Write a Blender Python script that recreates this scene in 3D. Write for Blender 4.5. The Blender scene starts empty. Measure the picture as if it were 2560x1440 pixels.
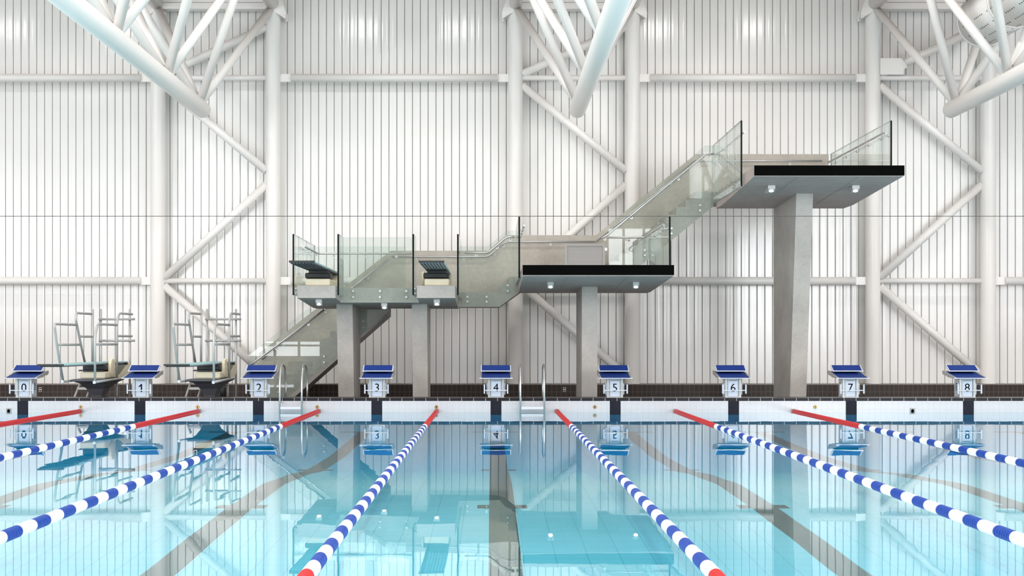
import bpy, math, random
from math import sin, cos, pi, radians
from mathutils import Vector, Matrix

random.seed(7)
S = bpy.context.scene
COL = S.collection

# ------------------------------------------------------------------ helpers
class MB:
    """collects shapes, builds ONE mesh object"""
    def __init__(self): self.v = []; self.f = []; self.m = []; self.s = []
    def add(self, verts, faces, mi=0, smooth=False):
        n = len(self.v); self.v += [tuple(p) for p in verts]
        for f in faces:
            self.f.append([i + n for i in f]); self.m.append(mi); self.s.append(smooth)
        return self
    def box(self, x0, x1, y0, y1, z0, z1, mi=0, bev=0.0):
        if bev <= 0:
            v = [(x, y, z) for x in (x0, x1) for y in (y0, y1) for z in (z0, z1)]
            return self.add(v, [(0,1,3,2),(4,6,7,5),(0,4,5,1),(2,3,7,6),(0,2,6,4),(1,5,7,3)], mi)
        b = min(bev, abs(x1-x0)*.45, abs(y1-y0)*.45, abs(z1-z0)*.45)
        # chamfered: 24 verts
        P = []
        idx = {}
        for sx in (0,1):
            for sy in (0,1):
                for sz in (0,1):
                    X = (x0,x1)[sx]; Y = (y0,y1)[sy]; Z = (z0,z1)[sz]
                    dx = b*(1-2*sx); dy = b*(1-2*sy); dz = b*(1-2*sz)
                    for k, p in enumerate(((X,Y+dy,Z+dz),(X+dx,Y,Z+dz),(X+dx,Y+dy,Z))):
                        idx[(sx,sy,sz,k)] = len(P); P.append(p)
        F = []
        for s in (0,1):
            F.append([idx[(s,a,c,0)] for a,c in ((0,0),(0,1),(1,1),(1,0))])
            F.append([idx[(a,s,c,1)] for a,c in ((0,0),(1,0),(1,1),(0,1))])
            F.append([idx[(a,c,s,2)] for a,c in ((0,0),(0,1),(1,1),(1,0))])
        for a in (0,1):
            for c in (0,1):
                F.append([idx[(a,c,0,0)],idx[(a,c,0,1)],idx[(a,c,1,1)],idx[(a,c,1,0)]])
                F.append([idx[(a,0,c,0)],idx[(a,0,c,2)],idx[(a,1,c,2)],idx[(a,1,c,0)]])
                F.append([idx[(0,a,c,1)],idx[(0,a,c,2)],idx[(1,a,c,2)],idx[(1,a,c,1)]])
        for sx in (0,1):
            for sy in (0,1):
                for sz in (0,1): F.append([idx[(sx,sy,sz,k)] for k in (0,1,2)])
        return self.add(P, F, mi)
    def prism(self, poly, a, b, axis='x', mi=0, cap=None, edge=None):
        """extrude a polygon along an axis. axis x: poly is (y,z); y: (x,z); z: (x,y)"""
        n = len(poly)
        def pt(p, t):
            return (t,p[0],p[1]) if axis == 'x' else ((p[0],t,p[1]) if axis == 'y' else (p[0],p[1],t))
        v = [pt(p,a) for p in poly] + [pt(p,b) for p in poly]
        self.add(v, [list(range(n)), list(range(2*n-1,n-1,-1))], mi if cap is None else cap)
        base = len(self.v) - 2*n
        for i in range(n):
            j = (i+1) % n
            self.f.append([base+i, base+j, base+n+j, base+n+i])
            self.m.append(mi if edge is None else (edge[i] if isinstance(edge,(list,tuple)) else edge)); self.s.append(False)
        return self
    def tube(self, pts, r, seg=12, mi=0, caps=True):
        pts = [Vector(p) for p in pts]; n = len(pts); rings = []
        up = None
        for i, p in enumerate(pts):
            d = (pts[min(i+1,n-1)] - pts[max(i-1,0)]).normalized()
            if up is None:
                up = Vector((0,0,1)) if abs(d.z) < .9 else Vector((1,0,0))
            a = d.cross(up).normalized(); up = a.cross(d).normalized()
            # widen at bends so the tube keeps its radius
            if 0 < i < n-1:
                c = (pts[i]-pts[i-1]).normalized().dot((pts[i+1]-pts[i]).normalized())
                k = 1/max(.6, math.sqrt(max(.01,(1+c)/2)))
            else: k = 1
            rr = r[i] if isinstance(r,(list,tuple)) else r
            rings.append([p + a*(rr*cos(2*pi*t/seg)) + up*(rr*k*sin(2*pi*t/seg)) if False else p + a*(rr*cos(2*pi*t/seg)) + up*(rr*sin(2*pi*t/seg)) for t in range(seg)])
        v = [q for R in rings for q in R]; f = []
        for i in range(n-1):
            for t in range(seg):
                u = (t+1) % seg
                f.append([i*seg+t, i*seg+u, (i+1)*seg+u, (i+1)*seg+t])
        self.add(v, f, mi, True)
        if caps:
            b = len(self.v) - len(v)
            self.f.append([b+t for t in range(seg-1,-1,-1)]); self.m.append(mi); self.s.append(False)
            self.f.append([b+(n-1)*seg+t for t in range(seg)]); self.m.append(mi); self.s.append(False)
        return self
    def lathe(self, prof, seg=20, axis='y', c=(0,0,0), mi=0, smooth=True):
        """prof: list of (t, r) along the axis"""
        v = []
        for t, r in prof:
            for k in range(seg):
                a = 2*pi*k/seg; p, q = r*cos(a), r*sin(a)
                v.append({'x':(c[0]+t,c[1]+p,c[2]+q),'y':(c[0]+p,c[1]+t,c[2]+q),'z':(c[0]+p,c[1]+q,c[2]+t)}[axis])
        f = []
        for i in range(len(prof)-1):
            for k in range(seg):
                l = (k+1) % seg
                f.append([i*seg+k, i*seg+l, (i+1)*seg+l, (i+1)*seg+k])
        self.add(v, f, mi, smooth)
        b = len(self.v)-len(v)
        self.f.append([b+k for k in range(seg)]); self.m.append(mi); self.s.append(False)
        self.f.append([b+(len(prof)-1)*seg+k for k in range(seg)]); self.m.append(mi); self.s.append(False)
        return self
    def build(self, name, mats, parent=None, loc=(0,0,0)):
        me = bpy.data.meshes.new(name)
        me.from_pydata(self.v, [], self.f)
        if not isinstance(mats,(list,tuple)): mats = [mats]
        for m in mats: me.materials.append(m)
        for p, mi, s in zip(me.polygons, self.m, self.s):
            p.material_index = mi; p.use_smooth = s
        import bmesh
        bm = bmesh.new(); bm.from_mesh(me)
        bmesh.ops.recalc_face_normals(bm, faces=bm.faces)
        bm.to_mesh(me); bm.free(); me.update()
        o = bpy.data.objects.new(name, me); COL.objects.link(o)
        if parent: o.parent = parent
        o.location = loc
        return o

def shift(mb, d):
    mb.v = [(x-d[0], y-d[1], z-d[2]) for x, y, z in mb.v]; return mb

def tag(o, label=None, cat=None, group=None, kind=None):
    if label: o['label'] = label
    if cat: o['category'] = cat
    if group: o['group'] = group
    if kind: o['kind'] = kind
    return o

def thing(name, loc, label, cat, group=None):
    o = bpy.data.objects.new(name, None); COL.objects.link(o)
    o.location = loc; o.empty_display_size = .2
    return tag(o, label, cat, group)

def part(mb, name, mats, root, label=None):
    """world-coordinate mesh that becomes a child of root"""
    L = root.location
    if root.parent: L = L + root.parent.location
    o = shift(mb, L).build(name, mats, root)
    if label: o['label'] = label
    return o

def copy_tree(o, parent=None):
    c = o.copy(); COL.objects.link(c)
    if parent is not None: c.parent = parent
    for ch in list(o.children): copy_tree(ch, c)
    return c

def bend(pts, r=.1, n=6):
    """round the corners of a polyline"""
    pts = [Vector(p) for p in pts]; out = [pts[0]]
    for i in range(1, len(pts)-1):
        a, b, c = pts[i-1], pts[i], pts[i+1]
        d1 = (a-b); d2 = (c-b); rr = min(r, d1.length*.49, d2.length*.49)
        p0 = b + d1.normalized()*rr; p1 = b + d2.normalized()*rr
        for k in range(n+1):
            t = k/n; out.append(p0*(1-t)**2 + b*(2*t*(1-t)) + p1*t*t)
    out.append(pts[-1]); return out

# ------------------------------------------------------------------ materials
def newmat(name):
    m = bpy.data.materials.new(name); m.use_nodes = True
    nt = m.node_tree; nt.nodes.clear()
    out = nt.nodes.new('ShaderNodeOutputMaterial')
    return m, nt, out
def N(nt, t, **kw):
    n = nt.nodes.new(t)
    for k, v in kw.items(): setattr(n, k, v)
    return n
def L(nt, a, b): nt.links.new(a, b)
def sock(n, *names):
    for s in names:
        if s in n.inputs: return n.inputs[s]

def pbr(name, col, rough=.5, metal=0, spec=.5, var=0, vscale=3, bump=0, bscale=40, coat=0):
    m, nt, out = newmat(name)
    b = N(nt,'ShaderNodeBsdfPrincipled')
    b.inputs['Base Color'].default_value = (*col,1); b.inputs['Roughness'].default_value = rough
    b.inputs['Metallic'].default_value = metal
    sock(b,'Specular IOR Level').default_value = spec
    if coat: b.inputs['Coat Weight'].default_value = coat; b.inputs['Coat Roughness'].default_value = .08
    L(nt, b.outputs[0], out.inputs[0])
    if var or bump: tc = N(nt,'ShaderNodeTexCoord')
    if var:
        nz = N(nt,'ShaderNodeTexNoise'); nz.inputs['Scale'].default_value = vscale; nz.inputs['Detail'].default_value = 6
        L(nt, tc.outputs['Object'], nz.inputs['Vector'])
        mr = N(nt,'ShaderNodeMapRange'); mr.inputs[1].default_value=.3; mr.inputs[2].default_value=.7
        mr.inputs[3].default_value=1-var; mr.inputs[4].default_value=1+var
        L(nt, nz.outputs[0], mr.inputs[0])
        hs = N(nt,'ShaderNodeHueSaturation'); hs.inputs['Color'].default_value=(*col,1)
        L(nt, mr.outputs[0], hs.inputs['Value']); L(nt, hs.outputs[0], b.inputs['Base Color'])
    if bump:
        nb = N(nt,'ShaderNodeTexNoise'); nb.inputs['Scale'].default_value = bscale; nb.inputs['Detail'].default_value = 3
        L(nt, tc.outputs['Object'], nb.inputs['Vector'])
        bp = N(nt,'ShaderNodeBump'); bp.inputs['Strength'].default_value = bump; bp.inputs['Distance'].default_value = .01
        L(nt, nb.outputs[0], bp.inputs['Height']); L(nt, bp.outputs[0], b.inputs['Normal'])
    return m

def tilemat(name, col, grout, w, h, mortar, rough=.2, plane='xz', var=.06, off=(0,0), gv=1, spec=.5):
    m, nt, out = newmat(name)
    b = N(nt,'ShaderNodeBsdfPrincipled'); b.inputs['Roughness'].default_value = rough
    sock(b,'Specular IOR Level').default_value = spec
    g = N(nt,'ShaderNodeNewGeometry'); sp = N(nt,'ShaderNodeSeparateXYZ'); L(nt, g.outputs['Position'], sp.inputs[0])
    cb = N(nt,'ShaderNodeCombineXYZ')
    ax = {'x':0,'y':1,'z':2}
    for k in (0,1):
        ad = N(nt,'ShaderNodeMath',operation='ADD'); ad.inputs[1].default_value = off[k]
        L(nt, sp.outputs[ax[plane[k]]], ad.inputs[0]); L(nt, ad.outputs[0], cb.inputs[k])
    br = N(nt,'ShaderNodeTexBrick'); br.offset = 0; br.squash = 1
    br.inputs['Scale'].default_value = 1; br.inputs['Brick Width'].default_value = w; br.inputs['Row Height'].default_value = h
    br.inputs['Mortar Size'].default_value = mortar; br.inputs['Mortar Smooth'].default_value = .1; br.inputs['Bias'].default_value = 0
    br.inputs['Color1'].default_value = (*[c*(1-var) for c in col],1); br.inputs['Color2'].default_value = (*[min(1,c*(1+var)) for c in col],1)
    br.inputs['Mortar'].default_value = (*grout,1)
    L(nt, cb.outputs[0], br.inputs['Vector']); L(nt, br.outputs['Color'], b.inputs['Base Color'])
    bp = N(nt,'ShaderNodeBump'); bp.inputs['Strength'].default_value=.3; bp.inputs['Distance'].default_value=.002; bp.invert=True
    L(nt, br.outputs['Fac'], bp.inputs['Height']); L(nt, bp.outputs[0], b.inputs['Normal'])
    L(nt, b.outputs[0], out.inputs[0]); return m

def concrete(name, col, dark=.82):
    m, nt, out = newmat(name)
    b = N(nt,'ShaderNodeBsdfPrincipled'); b.inputs['Roughness'].default_value=.62; sock(b,'Specular IOR Level').default_value=.35
    tc = N(nt,'ShaderNodeNewGeometry')
    n1 = N(nt,'ShaderNodeTexNoise'); n1.inputs['Scale'].default_value=1.3; n1.inputs['Detail'].default_value=7; n1.inputs['Roughness'].default_value=.6
    n2 = N(nt,'ShaderNodeTexNoise'); n2.inputs['Scale'].default_value=14; n2.inputs['Detail'].default_value=4
    vo = N(nt,'ShaderNodeTexVoronoi'); vo.inputs['Scale'].default_value=7
    for n in (n1,n2,vo): L(nt, tc.outputs['Position'], n.inputs['Vector'])
    cr = N(nt,'ShaderNodeValToRGB')
    cr.color_ramp.elements[0].position=.3; cr.color_ramp.elements[0].color=(*[c*dark for c in col],1)
    cr.color_ramp.elements[1].position=.7; cr.color_ramp.elements[1].color=(*[min(1,c*1.1) for c in col],1)
    L(nt, n1.outputs[0], cr.inputs[0])
    mr = N(nt,'ShaderNodeMapRange'); mr.inputs[1].default_value=.3; mr.inputs[2].default_value=.75; mr.inputs[3].default_value=.93; mr.inputs[4].default_value=1.05
    L(nt, n2.outputs[0], mr.inputs[0])
    pore = N(nt,'ShaderNodeMapRange'); pore.inputs[1].default_value=.02; pore.inputs[2].default_value=.05; pore.inputs[3].default_value=.75; pore.inputs[4].default_value=1
    L(nt, vo.outputs['Distance'], pore.inputs[0])
    mu = N(nt,'ShaderNodeMath',operation='MULTIPLY'); L(nt, mr.outputs[0], mu.inputs[0]); L(nt, pore.outputs[0], mu.inputs[1])
    hs = N(nt,'ShaderNodeHueSaturation'); L(nt, cr.outputs[0], hs.inputs['Color']); L(nt, mu.outputs[0], hs.inputs['Value'])
    L(nt, hs.outputs[0], b.inputs['Base Color'])
    bp = N(nt,'ShaderNodeBump'); bp.inputs['Strength'].default_value=.15; bp.inputs['Distance'].default_value=.01
    L(nt, n2.outputs[0], bp.inputs['Height']); L(nt, bp.outputs[0], b.inputs['Normal'])
    L(nt, b.outputs[0], out.inputs[0]); return m

def fresnel_sheet(name, tint, f0, rough=0.0, bump=None, refl=(1,1,1), gain=1.0):
    """clear sheet: straight-through transmission plus mirror reflection that grows with the grazing angle (same from both sides)"""
    m, nt, out = newmat(name)
    tr = N(nt,'ShaderNodeBsdfTransparent'); tr.inputs[0].default_value=(*tint,1)
    gl = N(nt,'ShaderNodeBsdfGlossy'); gl.inputs['Roughness'].default_value=rough; gl.inputs[0].default_value=(*refl,1)
    g = N(nt,'ShaderNodeNewGeometry')
    d = N(nt,'ShaderNodeVectorMath',operation='DOT_PRODUCT'); L(nt, g.outputs['Incoming'], d.inputs[1])
    if bump:
        bp = N(nt,'ShaderNodeBump'); bp.inputs['Strength'].default_value=1; bp.inputs['Distance'].default_value=bump[0]
        h = bump[1](nt); L(nt, h, bp.inputs['Height']); L(nt, bp.outputs[0], gl.inputs['Normal']); L(nt, bp.outputs[0], d.inputs[0])
    else: L(nt, g.outputs['Normal'], d.inputs[0])
    ab = N(nt,'ShaderNodeMath',operation='ABSOLUTE'); L(nt, d.outputs['Value'], ab.inputs[0])
    om = N(nt,'ShaderNodeMath',operation='SUBTRACT',use_clamp=True); om.inputs[0].default_value=1; L(nt, ab.outputs[0], om.inputs[1])
    pw = N(nt,'ShaderNodeMath',operation='POWER'); pw.inputs[1].default_value=5; L(nt, om.outputs[0], pw.inputs[0])
    ma = N(nt,'ShaderNodeMath',operation='MULTIPLY_ADD'); ma.inputs[1].default_value=(1-f0)*gain; ma.inputs[2].default_value=f0; L(nt, pw.outputs[0], ma.inputs[0])
    mx = N(nt,'ShaderNodeMixShader'); L(nt, ma.outputs[0], mx.inputs[0]); L(nt, tr.outputs[0], mx.inputs[1]); L(nt, gl.outputs[0], mx.inputs[2])
    L(nt, mx.outputs[0], out.inputs[0]); return m

def water_height(nt):
    g = N(nt,'ShaderNodeNewGeometry')
    mp = N(nt,'ShaderNodeMapping'); mp.inputs['Scale'].default_value=(1.0,.75,1); L(nt, g.outputs['Position'], mp.inputs[0])
    a = N(nt,'ShaderNodeTexNoise'); a.inputs['Scale'].default_value=1.1; a.inputs['Detail'].default_value=2; L(nt, mp.outputs[0], a.inputs['Vector'])
    b = N(nt,'ShaderNodeTexNoise'); b.inputs['Scale'].default_value=5; b.inputs['Detail'].default_value=1; L(nt, mp.outputs[0], b.inputs['Vector'])
    c = N(nt,'ShaderNodeTexNoise'); c.inputs['Scale'].default_value=.35; c.inputs['Detail'].default_value=1; L(nt, g.outputs['Position'], c.inputs['Vector'])
    r = N(nt,'ShaderNodeMapRange'); r.inputs[1].default_value=.52; r.inputs[2].default_value=.72; r.inputs[3].default_value=.06; r.inputs[4].default_value=.35; L(nt, c.outputs[0], r.inputs[0])
    m = N(nt,'ShaderNodeMath',operation='MULTIPLY'); L(nt, b.outputs[0], m.inputs[0]); L(nt, r.outputs[0], m.inputs[1])
    s = N(nt,'ShaderNodeMath',operation='ADD'); L(nt, a.outputs[0], s.inputs[0]); L(nt, m.outputs[0], s.inputs[1])
    return s.outputs[0]

def panelmat():
    m, nt, out = newmat('white_metal_panel')
    b = N(nt,'ShaderNodeBsdfPrincipled'); b.inputs['Base Color'].default_value=(.83,.815,.795,1); b.inputs['Roughness'].default_value=.16
    sock(b,'Specular IOR Level').default_value=.5
    g = N(nt,'ShaderNodeNewGeometry'); mp = N(nt,'ShaderNodeMapping'); mp.inputs['Scale'].default_value=(9,0,.12); L(nt, g.outputs['Position'], mp.inputs[0])
    nz = N(nt,'ShaderNodeTexNoise'); nz.inputs['Scale'].default_value=1; nz.inputs['Detail'].default_value=3; L(nt, mp.outputs[0], nz.inputs['Vector'])
    bp = N(nt,'ShaderNodeBump'); bp.inputs['Strength'].default_value=.6; bp.inputs['Distance'].default_value=.01
    L(nt, nz.outputs[0], bp.inputs['Height']); L(nt, bp.outputs[0], b.inputs['Normal'])
    L(nt, b.outputs[0], out.inputs[0]); return m

def emit(name, col, st):
    m, nt, out = newmat(name); e = N(nt,'ShaderNodeEmission'); e.inputs[0].default_value=(*col,1); e.inputs[1].default_value=st
    L(nt, e.outputs[0], out.inputs[0]); return m

def perforated():
    m, nt, out = newmat('perforated_steel')
    b = N(nt,'ShaderNodeBsdfPrincipled'); b.inputs['Roughness'].default_value=.5; b.inputs['Metallic'].default_value=.0
    g = N(nt,'ShaderNodeNewGeometry'); sp = N(nt,'ShaderNodeSeparateXYZ'); L(nt, g.outputs['Position'], sp.inputs[0])
    def md(s, k, add=None):
        v = N(nt,'ShaderNodeMath',operation='MULTIPLY'); v.inputs[1].default_value=k; L(nt, s, v.inputs[0]); return v.outputs[0]
    def op(o, a, bb=None, val=None):
        v = N(nt,'ShaderNodeMath',operation=o); L(nt, a, v.inputs[0])
        if bb is not None: L(nt, bb, v.inputs[1])
        elif val is not None: v.inputs[1].default_value=val
        return v.outputs[0]
    zz = md(sp.outputs[2], 1/.029); row = op('FLOOR', zz)
    xx = op('ADD', md(sp.outputs[0], 1/.033), md(row, .5))
    fx = op('SUBTRACT', op('FRACT', xx), val=.5); fz = op('SUBTRACT', op('FRACT', zz), val=.5)
    d = op('ADD', op('MULTIPLY', fx, fx), op('MULTIPLY', fz, fz))
    lt = op('LESS_THAN', d, val=.075)
    mx = N(nt,'ShaderNodeMix',data_type='RGBA'); mx.inputs[6].default_value=(.33,.325,.32,1); mx.inputs[7].default_value=(.10,.095,.09,1)
    L(nt, lt, mx.inputs[0]); L(nt, mx.outputs[2], b.inputs['Base Color']); L(nt, b.outputs[0], out.inputs[0]); return m

M = dict(
 panel = panelmat(),
 joint = pbr('panel_joint_dark', (.22,.20,.18), .7),
 white = pbr('white_painted_steel', (.84,.81,.785), .32, spec=.45),
 whitep = pbr('white_plaster', (.80,.79,.77), .8),
 ceil = pbr('ceiling_red_brown', (.36,.25,.20), .8),
 brown = tilemat('brown_wall_tile', (.040,.029,.025), (.11,.085,.07), .121, .24, .006, .3, 'xz', .1, (0.02,-.19), spec=.15),
 ledge = pbr('brown_ledge', (.19,.15,.125), .4),
 whitetile = tilemat('white_pool_tile', (.53,.525,.555), (.44,.44,.47), .125, .125, .003, .18, 'xz', .012, (.05,-.04)),
 bluetile = tilemat('blue_pool_tile', (.03,.34,.50), (.08,.38,.52), .125, .125, .003, .2, 'xz', .04),
 navy = tilemat('navy_wall_tile', (.012,.012,.021), (.016,.016,.026), .115, .125, .003, .5, 'xz', .1, spec=.12),
 coping = tilemat('dark_coping_tile', (.016,.014,.018), (.26,.25,.26), .2515, .6, .008, .4, 'xz', .08, (.11,.2), spec=.15),
 copingtop = tilemat('dark_coping_top', (.04,.03,.028), (.11,.09,.08), .2515, .25, .006, .35, 'xy', .08, (.11,0)),
 deck = tilemat('brown_deck_tile', (.055,.042,.036), (.12,.1,.085), .25, .25, .006, .4, 'xy', .08),
 conc = concrete('grey_concrete', (.44,.405,.375)),
 concw = concrete('warm_concrete', (.44,.40,.355)),
 concd = concrete('soffit_concrete', (.50,.405,.38), .88),
 black = pbr('matte_black', (.0025,.0025,.0025), .9, spec=.02),
 blackg = pbr('black_rubber', (.012,.012,.013), .5),
 steel = pbr('brushed_steel', (.58,.585,.59), .42, metal=.9),
 alu = pbr('grey_aluminium_rail', (.46,.46,.455), .42, metal=.35),
 grey = pbr('grey_painted_metal', (.30,.30,.295), .45),
 dgrey = pbr('dark_grey_pedestal', (.085,.085,.10), .5, var=.1),
 cream = pbr('cream_fibreglass', (.70,.62,.46), .45, var=.04),
 creamg = pbr('olive_grey_cover', (.20,.20,.165), .6),
 aqua = pbr('aqua_board', (.34,.60,.60), .5),
 aquad = pbr('aqua_board_underside', (.48,.54,.56), .45),
 plastic = pbr('white_plastic', (.58,.60,.65), .3),
 plate = pbr('pale_plate', (.52,.56,.67), .3),
 pad = pbr('blue_grip_pad', (.009,.037,.225), .6, spec=.25, bump=.4, bscale=120),
 red = pbr('red_float', (.53,.007,.012), .4, spec=.3),
 wfloat = pbr('white_float', (.82,.83,.85), .3),
 bfloat = pbr('blue_float', (.003,.047,.32), .35, spec=.25),
 brass = pbr('brass_anchor', (.36,.24,.10), .35, metal=.7),
 digit = pbr('black_lettering', (.004,.004,.005), .7, spec=.05),
 stripe = pbr('brown_lane_tile', (.22,.085,.055), .4),
 lens = emit('lamp_lens', (1,.97,.9), 7),
 wire = pbr('dark_wire', (.05,.05,.05), .5),
 glass = fresnel_sheet('clear_glass', (.905,.94,.925), .03, gain=.9),
 gedge = pbr('dark_glass_edge', (.004,.006,.006), .5, spec=.1),
 gtop = pbr('pale_glass_edge', (.22,.30,.275), .3),
 perf = perforated(),
 duct = pbr('white_fabric_duct', (.80,.79,.77), .75),
 hole = pbr('duct_hole', (.10,.08,.075), .8),
 sky = emit('x', (1,1,1), 1),
)
M['floor'] = tilemat('cyan_pool_tile', (.74,.75,.78), (.50,.58,.62), .25, .25, .005, .4, 'xy', .015)
M['water'] = fresnel_sheet('pool_water', (1,1,1), .02, 0.0, (.0010, water_height))
nt = M['water'].node_tree; va = N(nt,'ShaderNodeVolumeAbsorption')
va.inputs['Color'].default_value = (.2,.885,.982,1); va.inputs['Density'].default_value = 1.2
L(nt, va.outputs[0], [n for n in nt.nodes if n.type == 'OUTPUT_MATERIAL'][0].inputs['Volume'])

# ------------------------------------------------------------------ the setting
X0, X1, YW, YP = -19.5, 20.5, 36.4, 29.5   # side walls, panel face, pool end wall
CAMZ, DECK, COPE = 1.44, .06, .287

def struct(mb, name, mats):
    return tag(mb.build(name, mats), kind='structure')

# ribbed white panel wall: every panel a chamfered strip, the dark joint behind it
w = MB(); pitch = .2033; ph = -5.286; zb, zt = .36, 12.2
w.box(X0, X1, YW+.035, YW+.2, zb, zt, 1)
k = math.ceil((X0-ph)/pitch); 
while ph + (k+1)*pitch < X1:
    a = ph + k*pitch + .007; b = ph + (k+1)*pitch - .007
    prof = [(a, YW+.04), (a, YW+.010), (a+.012, YW), (b-.020, YW), (b, YW+.010), (b, YW+.04)]
    w.prism(prof, zb, zt, 'z', 0); k += 1
struct(w, 'wall_back', [M['panel'], M['joint']])

p = MB(); p.box(X0, X1, 35.7, YW+.2, DECK, .368, 0); p.box(X0, X1, 35.68, YW+.2, .368, .39, 1)
struct(p, 'baseboard_back', [M['brown'], M['ledge']])

XA, XB = -14.2, 14.6
d = MB()
d.box(X0, X1, 29.95, YW+.2, -.2, DECK)
d.box(X0, XA, -7, 29.95, -.2, DECK); d.box(XB, X1, -7, 29.95, -.2, DECK)
d.box(XA, XB, -7, 4.5, -.2, DECK)
struct(d, 'floor', M['deck'])

# coping along the far end
c = MB()
c.box(XA, XB, YP, 29.95, .215, COPE-.012, 0)
c.box(XA, XB, YP+.012, 29.95, COPE-.012, COPE, 1)
struct(c, 'trim_1', [M['coping'], M['copingtop']])

lanes = [-9.848,-7.382,-4.891,-2.399,.109,2.618,5.109,7.584,10.05]
cuts = [XA] + [x+s*.115 for x in lanes for s in (-1,1)] + [XB]
e = MB()
for i in range(len(cuts)-1):
    a, b = cuts[i], cuts[i+1]; lane = i % 2 == 1
    e.box(a, b, YP + (0 if not lane else 0), YP+.3, -.02, .215, 2 if lane else 0)
    if lane:
        e.box(a, b, YP, YP+.3, -.075, -.02, 2); e.box(a, b, YP, YP+.3, -.9, -.075, 1)
    else:
        e.box(a, b, YP, YP+.3, -.9, -.02, 0)
struct(e, 'wall_pool_end', [M['whitetile'], M['bluetile'], M['navy']])

# pool floor with its slopes, lane lines and cross bars
prof = [(4.5,.30),(8,.27),(10.07,.235),(12,.175),(13.55,.137),(15.4,.12),(17.2,.19),(19.2,.305),(21.9,.337),(24,.31),(26.7,.26),(29.5,.24)]
def depth(y):
    for (a,da),(b,db) in zip(prof, prof[1:]):
        if y <= b:
            t = max(0,min(1,(y-a)/(b-a))); t = t*t*(3-2*t)*.5 + t*.5
            return da + (db-da)*t
    return prof[-1][1]
xs = [XA] ; 
for x in lanes: xs += [x-.475, x-.24, x-.125, x+.125, x+.24, x+.475]
xs += [XB]
bars = [(26.58,26.83,.475),(19.08,19.33,.24),(13.37,13.63,.24)]
ys = set([4.5, 29.5]); y = 4.5
while y < 29.5: ys.add(round(y,3)); y += .25
for a,b,_ in bars: ys |= {a,b}
ys = sorted(ys)
fl = MB(); nx = len(xs)
fl.v = [(x,yy,-depth(yy)) for yy in ys for x in xs]
for j in range(len(ys)-1):
    yc = (ys[j]+ys[j+1])/2
    for i in range(nx-1):
        xc = (xs[i]+xs[i+1])/2; r = min(abs(xc-l) for l in lanes); mi = 0
        if r < .12 and yc < 26.83: mi = 1
        for a,b,h in bars:
            if a < yc < b and r < h: mi = 1
        fl.f.append([j*nx+i, j*nx+i+1, (j+1)*nx+i+1, (j+1)*nx+i]); fl.m.append(mi); fl.s.append(True)
struct(fl, 'pool_floor', [M['floor'], M['stripe']])
b = MB(); b.box(XA-.2, XA, 4.5, YP, -.9, DECK+.01); b.box(XB, XB+.2, 4.5, YP, -.9, DECK+.01); b.box(XA, XB, 4.3, 4.5, -.9, DECK+.01)
struct(b, 'wall_pool_side', M['whitetile'])
wt = MB(); wt.box(XA-.1, XB+.1, 4.4, YP+.1, -.85, 0)
struct(wt, 'pool_water', M['water'])

# rest of the hall: side walls, ceiling, glazed wall behind the viewer
WY0, WY1, WZ0, WZ1 = -2, 24, 2.2, 8.6         # long unseen side windows, added as a bulk light source
for nm, xa, xb in (('wall_left',X0-.3,X0),('wall_right',X1,X1+.3)):
    s = MB(); s.box(xa, xb, -7, WY0, 0, 12.2).box(xa, xb, WY1, YW+.2, 0, 12.2).box(xa, xb, WY0, WY1, 0, WZ0).box(xa, xb, WY0, WY1, WZ1, 12.2)
    for k in range(1, 10): s.box(xa+.1, xb-.1, WY0+k*2.6-.05, WY0+k*2.6+.05, WZ0, WZ1)
    s.box(xa+.1, xb-.1, WY0, WY1, 5.3, 5.42); struct(s, nm, M['whitep'])
s = MB(); s.box(X0-.3, X1+.3, -7.3, YW+.4, 12.2, 12.5); struct(s, 'ceiling', M['ceil'])
# wall behind the viewer: two small windows, two large ones added for fill
FW = [(-19,-13.8,1.2,8.2),(-12.8,-8.9,.75,1.5),(5.6,8.9,4.9,7.4),(12.2,19.8,1.2,8.2)]
CL_FILL = [(-18,-6,9.0,11.4),(-5.5,4.2,9.0,11.4),(13.5,19.8,9.0,11.4)]     # high strip of windows added for fill light
s = MB(); a = X0
for (x0,x1,z0,z1) in FW:
    s.box(a, x0, -7.3, -7, 0, 8.95); s.box(x0, x1, -7.3, -7, 0, z0); s.box(x0, x1, -7.3, -7, z1, 8.95); a = x1
    for q in (.4,.72): xq = x0+(x1-x0)*q; s.box(xq-.06, xq+.06, -7.25, -7.1, z0, z1)
    s.box(x0, x1, -7.25, -7.1, z0+.5, z0+.6)
s.box(a, X1, -7.3, -7, 0, 8.95); s.box(X0, X1, -7.3, -7, 11.45, 12.2)
a = X0
for (x0,x1,z0,z1) in CL_FILL:
    s.box(a, x0, -7.3, -7, 8.95, 11.45); a = x1
    for q in range(1, 6): xq = x0+(x1-x0)*q/6; s.box(xq-.06, xq+.06, -7.25, -7.1, 8.95, 11.45)
s.box(a, X1, -7.3, -7, 8.95, 11.45)
struct(s, 'wall_front', M['whitep'])

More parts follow.
